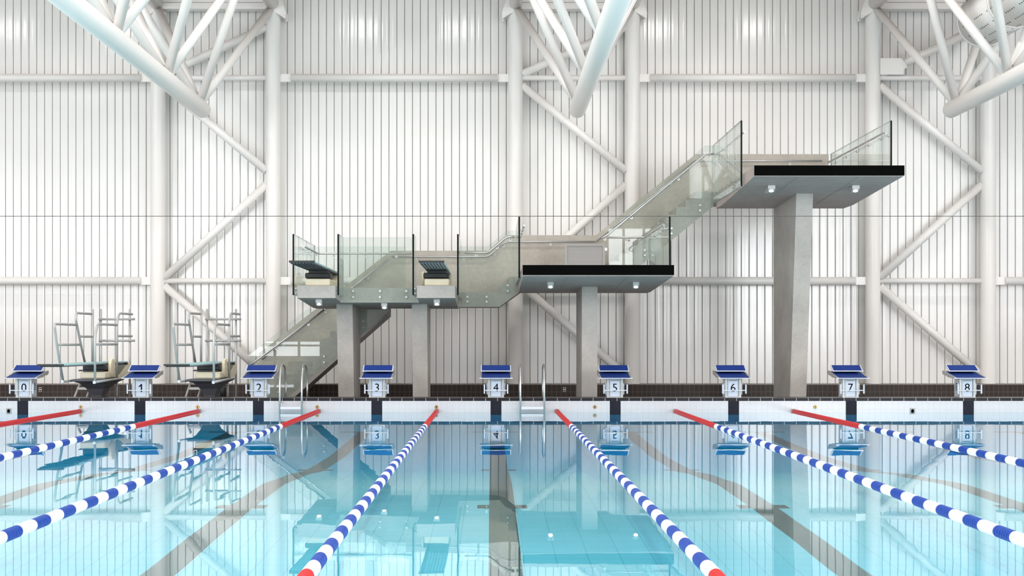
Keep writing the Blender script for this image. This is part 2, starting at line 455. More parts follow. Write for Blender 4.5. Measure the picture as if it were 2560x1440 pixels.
# ------------------------------------------------------------------ steel frames against the wall
YC = 36.0
def gusset(mb, x0, x1, z0, z1, y=YC): mb.box(x0, x1, y-.012, y+.012, z0, z1)
pairs = [(-8.546,-5.588),(.637,3.636),(9.81,12.77)]
flabel = ['white tubular wall frame behind the low springboards','white tubular wall frame behind the lower diving platform','white tubular wall frame behind the highest diving platform']
PZ = .39
for (xa, xb), lab in zip(pairs, flabel):
    r = thing('braced_frame', (xa, YC, PZ), lab, 'steel frame', 'white frames standing against the panel wall')
    for x in (xa, xb):
        m = MB(); m.lathe([(PZ,.2),(PZ+.03,.2),(PZ+.031,.19),(9.86,.19),(9.87,.2),(9.93,.2)], 32, 'z', (x,YC,0))
        cpart = part(m, 'column', M['white'], r)
        m = MB(); sg = -1 if x == xa else 1
        m.prism([(x+sg*.05,9.9),(x+sg*.34,9.72),(x+sg*.36,9.86),(x+sg*.2,10.35),(x+sg*.02,10.35)], YC-.2, YC-.16, 'y')
        m.prism([(x+sg*.05,9.9),(x+sg*.34,9.72),(x+sg*.36,9.86),(x+sg*.2,10.35),(x+sg*.02,10.35)], YC+.16, YC+.2, 'y')
        m.lathe([(-.24,.03),(.24,.03)], 12, 'y', (x+sg*.3,YC,9.8))
        part(m, 'saddle_bracket', M['white'], r)
    in_a, in_b = xa+.17, xb-.17
    for z, rr in ((8.24,.07),(3.03,.07)):
        part(MB().tube([(in_a,YC,z),(in_b,YC,z)], rr, 20), 'crossbar', M['white'], r)
    for (za, zb2) in ((8.33,9.55),(8.05,5.85),(3.1,5.5),(2.9,.6)):
        part(MB().tube([(in_a,YC,za),(in_b,YC,zb2)], .105, 20), 'brace', M['white'], r)
    part(MB().box(xa+.1, xb-.1, 35.86, 36.14, 9.98, 10.14).box(xa+.1, xb-.1, 35.9, 36.2, 10.16, 10.45), 'head_beam', M['white'], r)
    if xa > 9:
        g = MB(); g.prism([(xa+.15,8.3),(xa+.75,8.3),(xa+.75,8.42),(xa+.85,8.5),(xa+.7,8.72),(xa+.15,8.72)], YC-.15, YC-.12, 'y'); part(g, 'gusset_plate', M['white'], r)

# long horizontal pipes between the frames
spans = [(X0, -8.74, 'left end bay'), (-5.39,.445,'bay above the springboard walkway'), (3.83,9.62,'bay around the highest diving platform'), (12.96,X1,'right end bay')]
plab = {('u',0):'upper white wall pipe at the left edge of the picture',('u',1):'upper white wall pipe over the springboard walkway',
        ('u',2):'upper white wall pipe above the highest diving platform',('u',3):'upper white wall pipe at the right edge of the picture',
        ('l',0):'lower white wall pipe behind the low springboards, left of the first frame',('l',1):'lower white wall pipe passing behind the springboard walkway',
        ('l',2):'lower white wall pipe behind the tall concrete pillar',('l',3):'lower white wall pipe at the right edge of the picture'}
for i, (a, bb, _) in enumerate(spans):
    for key, z in (('u',8.24),('l',3.03)):
        r = thing('wall_pipe', ((a+bb)/2, YC, z), plab[(key,i)], 'pipe', 'long white pipes along the panel wall')
        ea, eb = (a+.01, bb-.24) if i == 0 else ((a+.24, bb-.01) if i == 3 else (a+.26, bb-.26))
        part(MB().tube([(ea,YC,z),(eb,YC,z)], .1, 24), 'pipe', M['white'], r)
        if i > 0: part(MB().box(a-.02, a+.27, YC-.012, YC+.012, z-.1, z+.1), 'end_bracket', M['white'], r)
        if i < 3: part(MB().box(bb-.27, bb+.02, YC-.012, YC+.012, z-.1, z+.1), 'end_bracket', M['white'], r)

# ------------------------------------------------------------------ roof trusses
tl = ['white tubular roof truss over the low springboards','white tubular roof truss over the lower diving platform','white tubular roof truss over the highest diving platform, around the air duct']
bn = [33.6,30.2,26.1,22.0,17.8,13.5]; tn = [35.9,31.9,28.0,24.0,19.9,15.6]
for (xa, xb), lab in zip(pairs, tl):
    xm = (xa+xb)/2; xc = {0:-6.99,1:2.10,2:11.16}[pairs.index((xa,xb))]
    r = thing('roof_truss', (xc, 34.0, 7.09), lab, 'roof truss', 'roof trusses')
    part(MB().tube([(xc,34.05,7.09),(xc,34.0,7.09),(xc,12.0,7.09)], [.185,.2,.2], 36), 'bottom_chord', M['white'], r)
    for x in (xa, xb):
        part(MB().tube([(x,36.2,10.12),(x,12.0,10.12)], .17, 28), 'top_chord', M['white'], r)
        for i, y in enumerate(bn):
            part(MB().tube([(xc,y,7.15),(x,tn[i],10.06)], .1, 18), 'web_member', M['white'], r)
            if i+1 < len(tn): part(MB().tube([(xc,y,7.15),(x,tn[i+1],10.06)], .1, 18), 'web_member', M['white'], r)
# air duct inside the right truss
r = thing('air_duct', (11.47,32.5,8.96), 'round white perforated air duct hung inside the right roof truss', 'duct')
cx, cz, rd = 11.45, 8.93, .60
prev = 32.6
for y in (30.6, 28.2, 25.8, 23.4):
    part(MB().tube([(cx,prev,cz),(cx,y,cz)], rd, 48), 'duct_section', M['duct'], r)
    part(MB().lathe([(-.03,rd),(-.025,rd+.022),(.025,rd+.022),(.03,rd)], 48, 'y', (cx,prev,cz)), 'ring', M['white'], r)
    prev = y
for ang in (200, 225, 248, 270, 300):
    h = MB(); a = radians(ang); ux, uz = cos(a), sin(a); y = 32.3
    tx, tz = -uz, ux
    k = 0
    while y > 24:
        if (k % 7) < 5:
            q = []
            for t in range(8):
                bb = 2*pi*t/8; q.append((cx+ux*(rd+.003)+tx*.022*cos(bb), y+.022*sin(bb), cz+uz*(rd+.003)+tz*.022*cos(bb)))
            h.add(q, [list(range(8))])
        y -= .11; k += 1
    part(h, 'perforations', M['hole'], r)
h = MB()
for y in (32.2, 29.4, 26.6): h.tube([(cx-.5,y,cz+.35),(cx-1.2,y,10.0)], .006, 6)
part(h, 'hanger_wire', M['wire'], r)

# ------------------------------------------------------------------ diving tower
YG = 32.95           # glass line of the stair corridor
def glass(root, poly, y, dark=(), t=.022, name='glass_panel'):
    """upright glass sheet in the x-z plane"""
    edge = [1 if i in dark else 2 for i in range(len(poly))]
    return part(MB().prism(poly, y-t/2, y+t/2, 'y', 0, 0, edge), name, [M['glass'],M['gedge'],M['gtop']], root, 'clear glass panel')
def glass_side(root, x, y0, y1, z0, z1, t=.036, front=True):
    poly = [(y0,z0),(y1,z0),(y1,z1),(y0,z1)]
    return part(MB().prism(poly, x-t/2, x+t/2, 'x', 0, 0, [2,2,2,1 if front else 2]), 'glass_panel', [M['glass'],M['gedge'],M['gtop']], root, 'clear glass panel with dark front edge')
def rail(root, pts, r=.021, side=None, every=1.1, off=(0,.07,0), name='handrail'):
    h = part(MB().tube(bend(pts,.08), r, 12), name, M['steel'], root, 'steel handrail')
    P = [Vector(p) for p in pts]
    for a, b in zip(P, P[1:]):
        n = max(1, int((b-a).length/every))
        for k in range(n):
            q = a.lerp(b, (k+.5)/n); o = Vector(off)
            bm = MB(); bm.tube(bend([q, q+Vector((0,0,-.06)), q+o+Vector((0,0,-.06))], .03, 4), .009, 8)
            e = q+o+Vector((0,0,-.06)); e2 = e - o.normalized()*.02
            bm.tube([e, e2], .032, 12)
            shift(bm, root.location).build('rail_bracket', M['steel'], h)
    return h
def bolts(root, pts, axis='y', r=.026, l=.05):
    o = None
    for p in pts:
        if o is None: o = MB().lathe([(-l,r*.9),(-l+.006,r),(-.012,r),(0,r*.6)], 14, axis).build('standoff_bolt', M['steel'], root)
        else: o = o.copy(); COL.objects.link(o)
        o.location = Vector(p) - root.location
def pillar(root, xl, xr, yf0, yf1, yb, zt, zb=DECK):
    v = [(xl,yf1,zb),(xr,yf1,zb),(xr,yb,zb),(xl,yb,zb),(xl,yf0,zt),(xr,yf0,zt),(xr,yb,zt),(xl,yb,zt)]
    part(MB().add(v, [(0,1,2,3),(4,5,6,7),(0,1,5,4),(1,2,6,5),(2,3,7,6),(3,0,4,7)]), 'pillar', M['conc'], root, 'concrete pillar')
def parapet(root, poly):
    part(MB().prism(poly, 34.4, 34.55, 'y'), 'parapet', M['concw'], root, 'concrete parapet wall')

# --- springboard walkway
W = thing('springboard_walkway', (-2.4, 31.5, DECK), 'concrete springboard walkway with two short arms on two pillars', 'diving walkway')
part(MB().prism([(30.4,2.63),(33,2.63),(33,2.245),(32.4,2.24),(30.4,2.313)], -3.266, -1.557, 'x')
     .prism([(33,2.63),(34.4,2.63),(34.4,2.30),(33,2.285)], -2.45, .217, 'x'), 'walkway_slab', M['conc'], W)
part(MB().prism([(.217,2.30),(.217,2.81),(.42,2.81),(.42,2.45)], 33, 34.4, 'y'), 'step', M['conc'], W)
for xl, xr in ((-4.074,-3.266),(-1.557,-.749)):
    part(MB().prism([(29.5,2.643),(33,2.643),(33,2.24),(32.2,2.24),(29.5,2.383)], xl, xr, 'x'), 'board_arm', M['conc'], W, 'concrete arm carrying a springboard')
pillar(W, -3.42, -3.067, 31.07, 31.5, 32.95, 2.3)
pillar(W, -1.751, -1.414, 31.07, 31.5, 32.85, 2.3)
parapet(W, [(-2.45,2.30),(-2.45,3.70),(-.07,3.70),(.25,3.975),(.25,2.33),(.217,2.30)])
for x, ya, yb in ((-4.14,29.4,32.95),(-3.2,29.4,30.3),(-1.627,29.4,30.3),(-.69,29.4,32.9)):
    glass_side(W, x, ya, yb, 2.44, 3.72)
    sg = 1 if x in (-4.14,-1.627) else -1
    pts = []
    for yy in ([29.65,30.05] if yb < 31 else [29.65,30.3,31.1,31.9,32.6]):
        pts += [(x+sg*.055,yy,2.58),(x+sg*.055,yy,2.48)]
    bolts(W, pts, 'x')
glass(W, [(-3.18,2.32),(-1.645,2.32),(-1.645,3.72),(-3.18,3.72)], 30.33)
bolts(W, [(x,30.39,z) for x in (-2.98,-2.4,-1.83) for z in (2.56,2.43)])
glass(W, [(-4.12,2.62),(-2.0,2.62),(-2.0,3.70),(-4.12,3.70)], 32.97)
glass(W, [(-.67,2.30),(.217,2.30),(.57,2.58),(.57,4.07),(.373,4.07),(-.07,3.70),(-.67,3.70)], YG)
bolts(W, [(x,33.0,z) for x in (-.55,-.1) for z in (2.52,2.41)] + [(.40,33.0,2.79),(.40,33.0,2.66)])
rail(W, [(-4.05,30.4,3.53),(-4.05,32.86,3.53),(-1.85,32.86,3.53)], every=.7, off=(0,.08,0))
rail(W, [(-2.42,34.30,3.55),(-.07,34.30,3.55),(.24,34.30,3.81)], off=(0,.10,0))
rail(W, [(-.62,32.87,3.55),(-.07,32.87,3.55),(.373,32.87,3.92),(.55,32.87,3.92)], every=.9, off=(0,.06,0))

# --- lower staircase
def stair(root, xa, za, xb, zb, n, soffit, y0=33.02, y1=34.4):
    """n risers from (xa,za) to (xb,zb); soffit polyline from the top end back to the foot"""
    poly = []; tx = (xb-xa)/n; tz = (zb-za)/n
    for i in range(n):
        poly += [(xa+i*tx, za+i*tz), (xa+i*tx, za+(i+1)*tz)]
    poly.append((xb, zb)); poly += soffit
    part(MB().prism(poly, y0, y1, 'y'), 'flight', M['conc'], root, 'concrete stair flight')
SL = thing('lower_staircase', (-4.7,33.7,DECK), 'concrete staircase with glass side rising from the deck to the springboard walkway', 'staircase')
stair(SL, -5.57, DECK, -2.45, 2.63, 14, [(-2.45,2.08),(-4.74,DECK)])
parapet(SL, [(-5.69,DECK),(-5.02,DECK),(-2.45,2.32),(-2.45,3.70),(-5.69,1.185)])
glass(SL, [(-5.71,.15),(-4.78,.15),(-2.35,2.22),(-4.3,2.23),(-5.71,1.13)], YG)
bolts(SL, [(-3.92,33.02,1.12),(-3.92,33.02,.98),(-5.0,33.02,.42),(-5.0,33.02,.28),(-3.0,33.02,1.95),(-3.0,33.02,1.8)])
rail(SL, [(-5.68,32.86,.88),(-5.42,32.86,1.08),(-3.9,32.86,2.22)], every=.9, off=(0,.07,0))
rail(SL, [(-5.6,34.3,1.03),(-2.5,34.3,3.50)], off=(0,.10,0))

# --- 3 m platform
P3 = thing('diving_platform', (2.17,31.5,DECK), 'lower wide diving platform on a single pillar, with a black front edge', 'diving platform', 'wide diving platforms')
def platform(root, xl, xr, zt, zf, zb, yb):
    part(MB().prism([(28.2,zt),(33,zt),(33,zb),(yb,zb),(28.2,zf)], xl, xr, 'x'), 'slab', M['concd'], root, 'concrete slab')
    part(MB().box(xl-.004, xr+.004, 28.15, 28.2, zt-.197, zt+.002), 'front_edge', M['black'], root, 'black front edge')
def seams(root, xs_, zt, zb):
    for x in xs_:
        part(MB().prism([(28.25,zt),(32.0,zb),(32.0,zb-.006),(28.25,zt-.006)], x-.006, x+.006, 'x'), 'formwork_seam', M['grey'], root)
seams(P3, (1.55,2.78), 2.783, 2.623)
platform(P3, .644, 3.677, 3.0, 2.784, 2.61, 32.3)
part(MB().prism([(.42,2.45),(.42,3.0),(2.58,3.0),(2.58,2.70),(.78,2.70)], 33, 34.4, 'y'), 'landing', M['conc'], P3)
pillar(P3, 2.006, 2.349, 30.84, 30.95, 32.9, 2.68)
parapet(P3, [(.25,2.33),(.25,3.975),(.373,4.08),(2.58,4.08),(2.58,2.70),(.78,2.70)])
for x, sg in ((.593,1),(3.73,-1)):
    glass_side(P3, x, 29.22, 32.9, 2.79, 4.07)
    bolts(P3, [(x+sg*.05,yy,z) for yy in (29.5,30.3,31.1,31.9,32.7) for z in (2.93,2.83)], 'x')
rail(P3, [(2.72,32.86,3.915),(3.62,32.86,3.915),(3.62,29.35,3.915),(3.62,29.25,3.87)], every=.8, off=(.09,.0,0))
rail(P3, [(.70,29.4,3.90),(.70,32.9,3.90)], every=.8, off=(-.09,0,0))
rail(P3, [(.26,34.30,3.83),(.373,34.30,3.915),(2.56,34.30,3.915)], off=(0,.10,0))

# gate on the 3 m landing
G = thing('perforated_gate', (2.2,33.0,3.0), 'grey perforated metal gate at the foot of the upper staircase', 'gate')
part(MB().box(1.74,1.79,32.9,32.95,3.03,3.756).box(2.63,2.68,32.9,32.95,3.03,3.756).box(1.79,2.63,32.9,32.95,3.716,3.756).box(1.79,2.63,32.9,32.95,3.03,3.07)
     .box(1.75,1.78,32.9,32.94,3.0,3.03).box(2.64,2.67,32.9,32.94,3.0,3.03), 'gate_frame', M['grey'], G)
part(MB().box(1.79,2.63,32.92,32.93,3.07,3.716), 'perforated_sheet', M['perf'], G)
for z in (3.12,3.6): part(MB().box(2.68,2.73,32.9,32.95,z,z+.07), 'hinge', M['steel'], G)

# --- upper staircase
SU = thing('upper_staircase', (2.9,33.7,3.0), 'concrete staircase with glass side climbing from the lower to the highest diving platform', 'staircase')
stair(SU, 2.58, 3.0, 5.035, 5.0, 11, [(5.25,5.0),(5.25,4.66),(2.83,2.70),(2.58,2.70)])
parapet(SU, [(2.58,2.70),(2.58,4.08),(5.035,6.07),(5.06,6.07),(5.06,4.52),(2.85,2.70)])
glass(SU, [(2.77,2.70),(2.84,2.70),(5.25,4.66),(5.25,6.07),(5.035,6.07),(2.77,4.225)], YG)
pts = []
for x in (3.05,3.62,4.25,4.92):
    z = 3.25+.81*(x-3.51); pts += [(x,33.0,z+.16),(x,33.0,z+.28)]
bolts(SU, pts)
rail(SU, [(2.6,32.86,3.89),(2.75,32.86,3.98),(4.96,32.86,5.80),(5.04,32.86,5.87),(5.22,32.86,5.87)], every=1.2, off=(0,.07,0))
rail(SU, [(2.58,34.30,3.92),(5.035,34.30,5.91)], off=(0,.10,0))

# --- 5 m platform
P5 = thing('diving_platform', (6.8,31.5,DECK), 'highest diving platform, top right, on a tall leaning pillar, with a black front edge', 'diving platform', 'wide diving platforms')
platform(P5, 5.302, 8.303, 5.0, 4.79, 4.60, 32.1); seams(P5, (6.19,7.43), 4.788, 4.605)
part(MB().box(5.25, 8.29, 33, 34.4, 4.79, 5.0), 'landing', M['concw'], P5)
pillar(P5, 6.637, 7.0, 30.45, 31.14, 32.9, 4.68)
parapet(P5, [(5.06,4.79),(5.06,6.07),(8.29,6.07),(8.29,4.79)])
glass_side(P5, 5.22, 29.2, 32.9, 4.70, 6.07); glass_side(P5, 8.34, 29.2, 34.35, 4.79, 6.07)
bolts(P5, [(5.27,yy,z) for yy in (29.4,29.75,30.3,30.85,31.4,31.9,32.4,32.8) for z in (4.93,4.80)], 'x')
rail(P5, [(8.25,29.25,5.80),(8.25,29.4,5.85),(8.25,34.3,5.85)], every=.85, off=(.08,0,0))
rail(P5, [(5.30,29.3,5.85),(5.30,32.8,5.85)], every=.8, off=(-.07,0,0))
rail(P5, [(5.04,34.30,5.89),(8.1,34.30,5.89)], off=(0,.10,0))

# --- spotlights under the slabs
def spot(x, y, z, lab, w=.13, ln=.16):
    r = thing('spotlight', (x,y,z), lab, 'spotlight', 'small spotlights under the concrete slabs')
    hy = ln/2; cb = min(.09, ln*.5)
    part(MB().prism([(y-hy,z+.012),(y+hy,z+.012),(y+hy,z-.12),(y-hy+cb,z-.13),(y-hy,z-.065)], x-w/2, x+w/2, 'x'), 'housing', M['alu'], r)
    m = MB(); n = 24; d = Vector((0,cb,-.065)); c0 = Vector((x,y-hy+cb/2,z-.0975)) + Vector((0,-.065,-cb)).normalized()*.004
    m.add([c0 + Vector((1,0,0))*(w*.32*cos(2*pi*t/n)) + d*(.36*sin(2*pi*t/n)) for t in range(n)], [list(range(n))])
    part(m, 'lens', M['lens'], r, 'glowing white lens')
spot(-3.66,29.9,2.36,'small lit spotlight under the left springboard arm')
spot(-2.32,30.6,2.305,'small lit spotlight under the walkway between the two springboard arms')
spot(-1.15,29.9,2.36,'small lit spotlight under the right springboard arm')
spot(1.263,29.7,2.72,'lit spotlight under the lower diving platform, left of its pillar')
spot(3.07,29.7,2.72,'lit spotlight under the lower diving platform, right of its pillar')
spot(5.877,29.5,4.725,'lit spotlight under the highest diving platform, left of its pillar',.15,.34)
spot(7.64,29.5,4.725,'lit spotlight under the highest diving platform, right of its pillar',.15,.34)

# ------------------------------------------------------------------ springboards
def board(root, x, z, y0=27.2, y1=32.1):
    hw = .245
    part(MB().box(x-hw, x+hw, y0+.02, y1, z-.018, z, 0, .004).box(x-hw+.006, x+hw-.006, y0+.03, y1-.02, z-.03, z-.018, 1), 'board', [M['aqua'],M['aquad']], root, 'pale aqua springboard plank')
    m = MB()
    for k in range(8):
        xx = x-hw+.03+k*(2*hw-.06)/7; m.box(xx-.008, xx+.008, y0+.04, y1-.3, z-.052, z-.03)
    part(m, 'underside_ribs', M['dgrey'], root, 'dark grooved underside')
    part(MB().box(x-hw-.004, x+hw+.004, y0, y0+.06, z-.03, z+.006, 0, .004), 'tip_edge', M['blackg'], root, 'black rubber tip')
# 3 m boards
def high_board(x, lab):
    z0 = 2.643
    r = thing('springboard', (x,29.9,z0), lab, 'springboard', 'springboards')
    board(r, x, 3.03)
    part(MB().box(x-.25,x+.27,29.62,31.4,z0,z0+.15,0,.02), 'stand', M['cream'], r, 'cream stand box')
    part(MB().box(x-.28,x+.25,29.8,30.35,z0+.17,z0+.285,0,.02).box(x-.23,x+.2,29.85,30.3,z0+.15,z0+.175).box(x-.2,x+.2,29.8,30.3,z0+.28,z0+.34), 'fulcrum', M['blackg'], r, 'black fulcrum roller')
    part(MB().lathe([(-.03,.15),(-.025,.165),(.025,.165),(.03,.15)], 36, 'x', (x-.32,30.6,z0+.19)), 'adjusting_wheel', M['cream'], r)
    part(MB().prism([(31.2,z0),(32.3,z0),(32.3,z0+.32),(31.7,z0+.34),(31.2,z0+.2)], x-.25, x+.25, 'x'), 'rear_housing', M['cream'], r)
high_board(-3.67, 'springboard high on the left arm of the concrete walkway')
high_board(-1.153, 'springboard high on the right arm of the concrete walkway')
# 1 m boards
def low_board():
    x = -8.55
    r = thing('springboard', (x,30.5,DECK), 'low springboard with guard rails standing between starting blocks 0 and 1', 'springboard', 'springboards')
    board(r, x, 1.02)
    m = MB()
    lv = [(DECK,.10,.12,.14),(.3,.12,.15,.17),(.45,.17,.22,.26),(.57,.26,.33,.46),(.625,.36,.42,.68),(.665,.36,.42,.68)]
    for z, hl, hr, hy in lv: m.v += [(x-hl,30.5-hy,z),(x+hr-.02,30.5-hy,z),(x+hr-.02,30.5+hy,z),(x-hl,30.5+hy,z)]
    for i in range(len(lv)-1):
        for k in range(4): m.f.append([i*4+k,i*4+(k+1)%4,(i+1)*4+(k+1)%4,(i+1)*4+k]); m.m.append(0); m.s.append(False)
    m.f += [[0,1,2,3],[20,21,22,23]]; m.m += [0,0]; m.s += [False,False]
    part(m, 'pedestal', M['dgrey'], r, 'dark grey flared pedestal')
    part(MB().box(x-.21,x+.32,29.9,31.0,.672,.82,0,.025), 'stand', M['cream'], r, 'cream stand box')
    part(MB().box(x-.2,x+.29,30.05,30.6,.855,.97,0,.02).box(x-.27,x+.25,30.0,30.6,.83,.86).box(x-.2,x-.1,30.1,30.5,.80,.9).box(x+.12,x+.22,30.1,30.5,.80,.9).box(x-.18,x+.2,30.1,30.5,.96,.99), 'fulcrum', M['blackg'], r, 'black fulcrum roller')
    wh = [(-.035,.16),(-.03,.19),(-.02,.195),(.02,.195),(.03,.185),(.035,.15)]
    w = MB().lathe(wh, 40, 'x', (x+.32,30.45,.90))
    for k in range(28):
        a = 2*pi*k/28; w.box(x+.285, x+.355, 30.45+.192*cos(a)-.007, 30.45+.192*cos(a)+.007, .90+.192*sin(a)-.007, .90+.192*sin(a)+.007)
    part(w, 'adjusting_wheel', M['cream'], r, 'cream adjusting wheel')
    part(MB().prism([(30.9,.72),(32.0,.72),(32.0,.95),(31.0,.95)], x-.2, x+.24, 'x'), 'rear_cover', M['creamg'], r)
    part(MB().prism([(30.85,.66),(31.9,.66),(32.2,.80),(32.2,.98),(31.9,.92),(31.4,.74)], x+.05, x+.27, 'x'), 'rear_housing', M['cream'], r)
    part(MB().box(x-.2,x+.25,31.95,32.1,.93,.99), 'rear_clamp', M['blackg'], r)
    R = .026
    xl, xr = -9.0, -8.16
    def pipe(pts, name='guard_rail', b=.11): return part(MB().tube(bend(pts,b,6), R, 12), name, M['alu'], r)
    # pool-side hoops, left then right
    pipe([(xl,29.5,.62),(xl,29.1,1.35),(xl,28.9,1.83),(xl,30.45,1.83)]); pipe([(xl,29.12,1.40),(xl,30.72,1.40)], 'rail_bar')
    pipe([(xl,31.1,.98),(xl,30.75,1.45),(xl,30.4,1.95),(xl,30.45,2.09),(xl,31.6,2.09)]); pipe([(xl,30.7,1.58),(xl,31.65,1.58)], 'rail_bar')
    pipe([(xl,31.7,.9),(xl,31.7,2.2)], 'post')
    pipe([(xr,28.9,.63),(xr,28.9,1.60),(xr,29.1,1.83),(xr,30.6,1.83)]); pipe([(xr,28.92,1.41),(xr,30.62,1.41)], 'rail_bar')
    pipe([(xr,30.6,.66),(xr,30.6,1.9),(xr,30.8,2.09),(xr,31.9,2.09)]); pipe([(xr,30.62,1.59),(xr,31.85,1.59)], 'rail_bar')
    for xx, yy in ((-9.0,32.35),(-8.33,32.35)): pipe([(xx,yy,DECK),(xx,yy,2.22)], 'post')
    for z in (1.985,1.49): pipe([(-9.03,32.3,z),(-8.2,32.3,z)], 'rail_bar')
    # foot rails
    pipe([(xl,29.5,.62),(xl+.05,30.6,.64),(x-.3,30.6,.64)], 'foot_rail'); pipe([(xr,28.9,.63),(xr,30.95,.655),(x+.3,30.95,.65)], 'foot_rail')
    for xx, yy in ((xl,29.47),(xr,28.87)):
        part(MB().lathe([(-.03,.03),(-.02,.034),(.0,.034)], 16, 'y', (xx,yy,.625)), 'end_cap', M['plastic'], r, 'white end cap')
    s = MB()
    for q in (-9.20,-8.93): s.tube([(q,30.75,DECK),(q+.07,31.2,.56)], .026, 10)
    s.box(-9.24,-8.9,30.7,30.95,DECK+.01,DECK+.06); s.box(-9.16,-8.86,31.05,31.25,.40,.45)
    part(MB().tube([(-8.27,31.0,DECK),(-8.27,31.0,.66)], .026, 10), 'rear_leg', M['alu'], r)
    part(s, 'access_step', M['alu'], r, 'small metal access step')
    return r
lb = low_board()
l2 = copy_tree(lb); l2.location.x += 2.45
l2['label'] = 'low springboard with guard rails standing between starting blocks 1 and 2'

# ------------------------------------------------------------------ starting blocks
def digit(txt, size, parent, loc, rot, name):
    if txt == '1':      # upright stem with a flag
        k = size/.24
        o = MB().prism([(.0,-.085),(.026,-.085),(.026,.085),(.004,.085),(-.010,.06),(-.045,.043),(-.045,.018),(.0,.036)], -.002, .002, 'z')
        o.v = [(x*k,y*k,z) for x,y,z in o.v]
        o = o.build(name, M['digit'], parent); o.location = loc; o.rotation_euler = rot
        return o
    cu = bpy.data.curves.new(name, 'FONT'); cu.body = txt; cu.size = size; cu.align_x = 'CENTER'; cu.align_y = 'CENTER'
    cu.extrude = .002; cu.offset = 0
    tmp = bpy.data.objects.new('tmp', cu); COL.objects.link(tmp)
    me = bpy.data.meshes.new_from_object(tmp.evaluated_get(bpy.context.evaluated_depsgraph_get()))
    bpy.data.objects.remove(tmp); bpy.data.curves.remove(cu)
    me.materials.clear(); me.materials.append(M['digit'])
    o = bpy.data.objects.new(name, me); COL.objects.link(o); o.parent = parent; o.location = loc; o.rotation_euler = rot
    return o
def block():
    r = thing('starting_block', (0,29.75,COPE), '', 'starting block', 'numbered starting blocks')
    bz = lambda mb, n, m, lab=None, par=None: (lambda o: (o.__setitem__('label',lab) if lab else None, o)[1])(mb.build(n, m, par or r))
    ped = MB().box(-.165,.165,-.16,.16,0,.41,0,.008)
    ped.box(-.17,-.115,-.2,-.155,0,.41,1,.006).box(.115,.17,-.2,-.155,0,.41,1,.006).box(-.17,.17,-.2,.17,0,.015,1)
    ped.box(-.135,-.128,-.203,-.19,.02,.4,2).box(.128,.135,-.203,-.19,.02,.4,2)
    bz(ped, 'pedestal', [M['plastic'], M['alu'], M['grey']])
    pl = bz(MB().box(-.11,.11,-.178,-.16,.02,.395,0,.004).box(-.085,.085,-.182,-.176,.345,.37,1), 'number_plate', [M['plate'], M['grey']], 'pale blue number plate')
    lip = MB().box(-.355,.355,-.415,-.385,.402,.418,0,.004)
    lip.prism([(-.40,.402),(.32,.525),(.32,.50),(-.1,.40)], -.30, .30, 'x')
    bz(lip, 'tray', M['plastic'])
    bz(MB().prism([(-.395,.420),(.33,.545),(.33,.53),(-.395,.405)], -.30, .30, 'x'), 'foot_pad', M['pad'], 'blue grip pad')
    for s in (-1,1):
        a, b2 = (.305,.335) if s > 0 else (-.335,-.305)
        bz(MB().prism([(-.41,.40),(-.41,.425),(.40,.56),(.42,.55),(.42,.49),(.3,.455),(.2,.46),(.05,.42)], a, b2, 'x'), 'side_rail', M['alu'])
    ft = bz(MB().prism([(.02,.560),(.24,.675),(.255,.655),(.04,.545)], -.30, .30, 'x'), 'kick_plate', M['pad'], 'blue tilted kick plate')
    bz(MB().box(-.325,.325,.0,.03,.543,.563,0,.004).prism([(.02,.562),(.24,.677),(.26,.66),(.04,.545)], .30,.322,'x').prism([(.02,.562),(.24,.677),(.26,.66),(.04,.545)], -.322,-.30,'x'), 'kick_plate_frame', M['plastic'], None, ft)
    bz(MB().prism([(.08,.535),(.2,.64),(.24,.64),(.24,.53)], -.25,.25,'x'), 'kick_plate_support', M['blackg'])
    h = bz(MB().box(-.23,.23,-.345,-.325,.146,.164,0,.003), 'start_bar', M['plastic'], 'white backstroke bar')
    for s in (-1,1):
        bz(MB().box(s*.243-.014,s*.243+.014,-.35,-.32,.085,.28,0,.004), 'bar_end', M['plate'], None, h)
        bz(MB().tube([(s*.12,-.33,.155),(s*.12,-.18,.155)], .01, 8), 'bar_bracket', M['alu'], None, h)
    for s in (-1,1):
        bz(MB().box(s*.185-.012,s*.185+.012,-.17,-.1,.06,.30,0,.004).box(min(s*.165,s*.2),max(s*.165,s*.2),-.16,-.11,.10,.14).box(min(s*.165,s*.2),max(s*.165,s*.2),-.16,-.11,.23,.27), 'side_handle', M['plate'])
    return r
proto = block()
blocks = [proto] + [copy_tree(proto) for _ in lanes[1:]]
for i, (r, x) in enumerate(zip(blocks, lanes)):
    r.location.x = x; r['label'] = 'blue-topped white starting block bearing the number %d' % i
    pl = [c for c in r.children if c.name.startswith('number_plate')][0]
    digit(str(i), .24, pl, (0,-.1805,.20), (pi/2,0,0), 'printed_number')
    pe = [c for c in r.children if c.name.startswith('pedestal')][0]
    digit(str(i), .225, pe, (.167,.0,.215), (pi/2,0,pi/2), 'printed_number')
    digit(str(i), .225, pe, (-.167,.0,.215), (pi/2,0,-pi/2), 'printed_number')

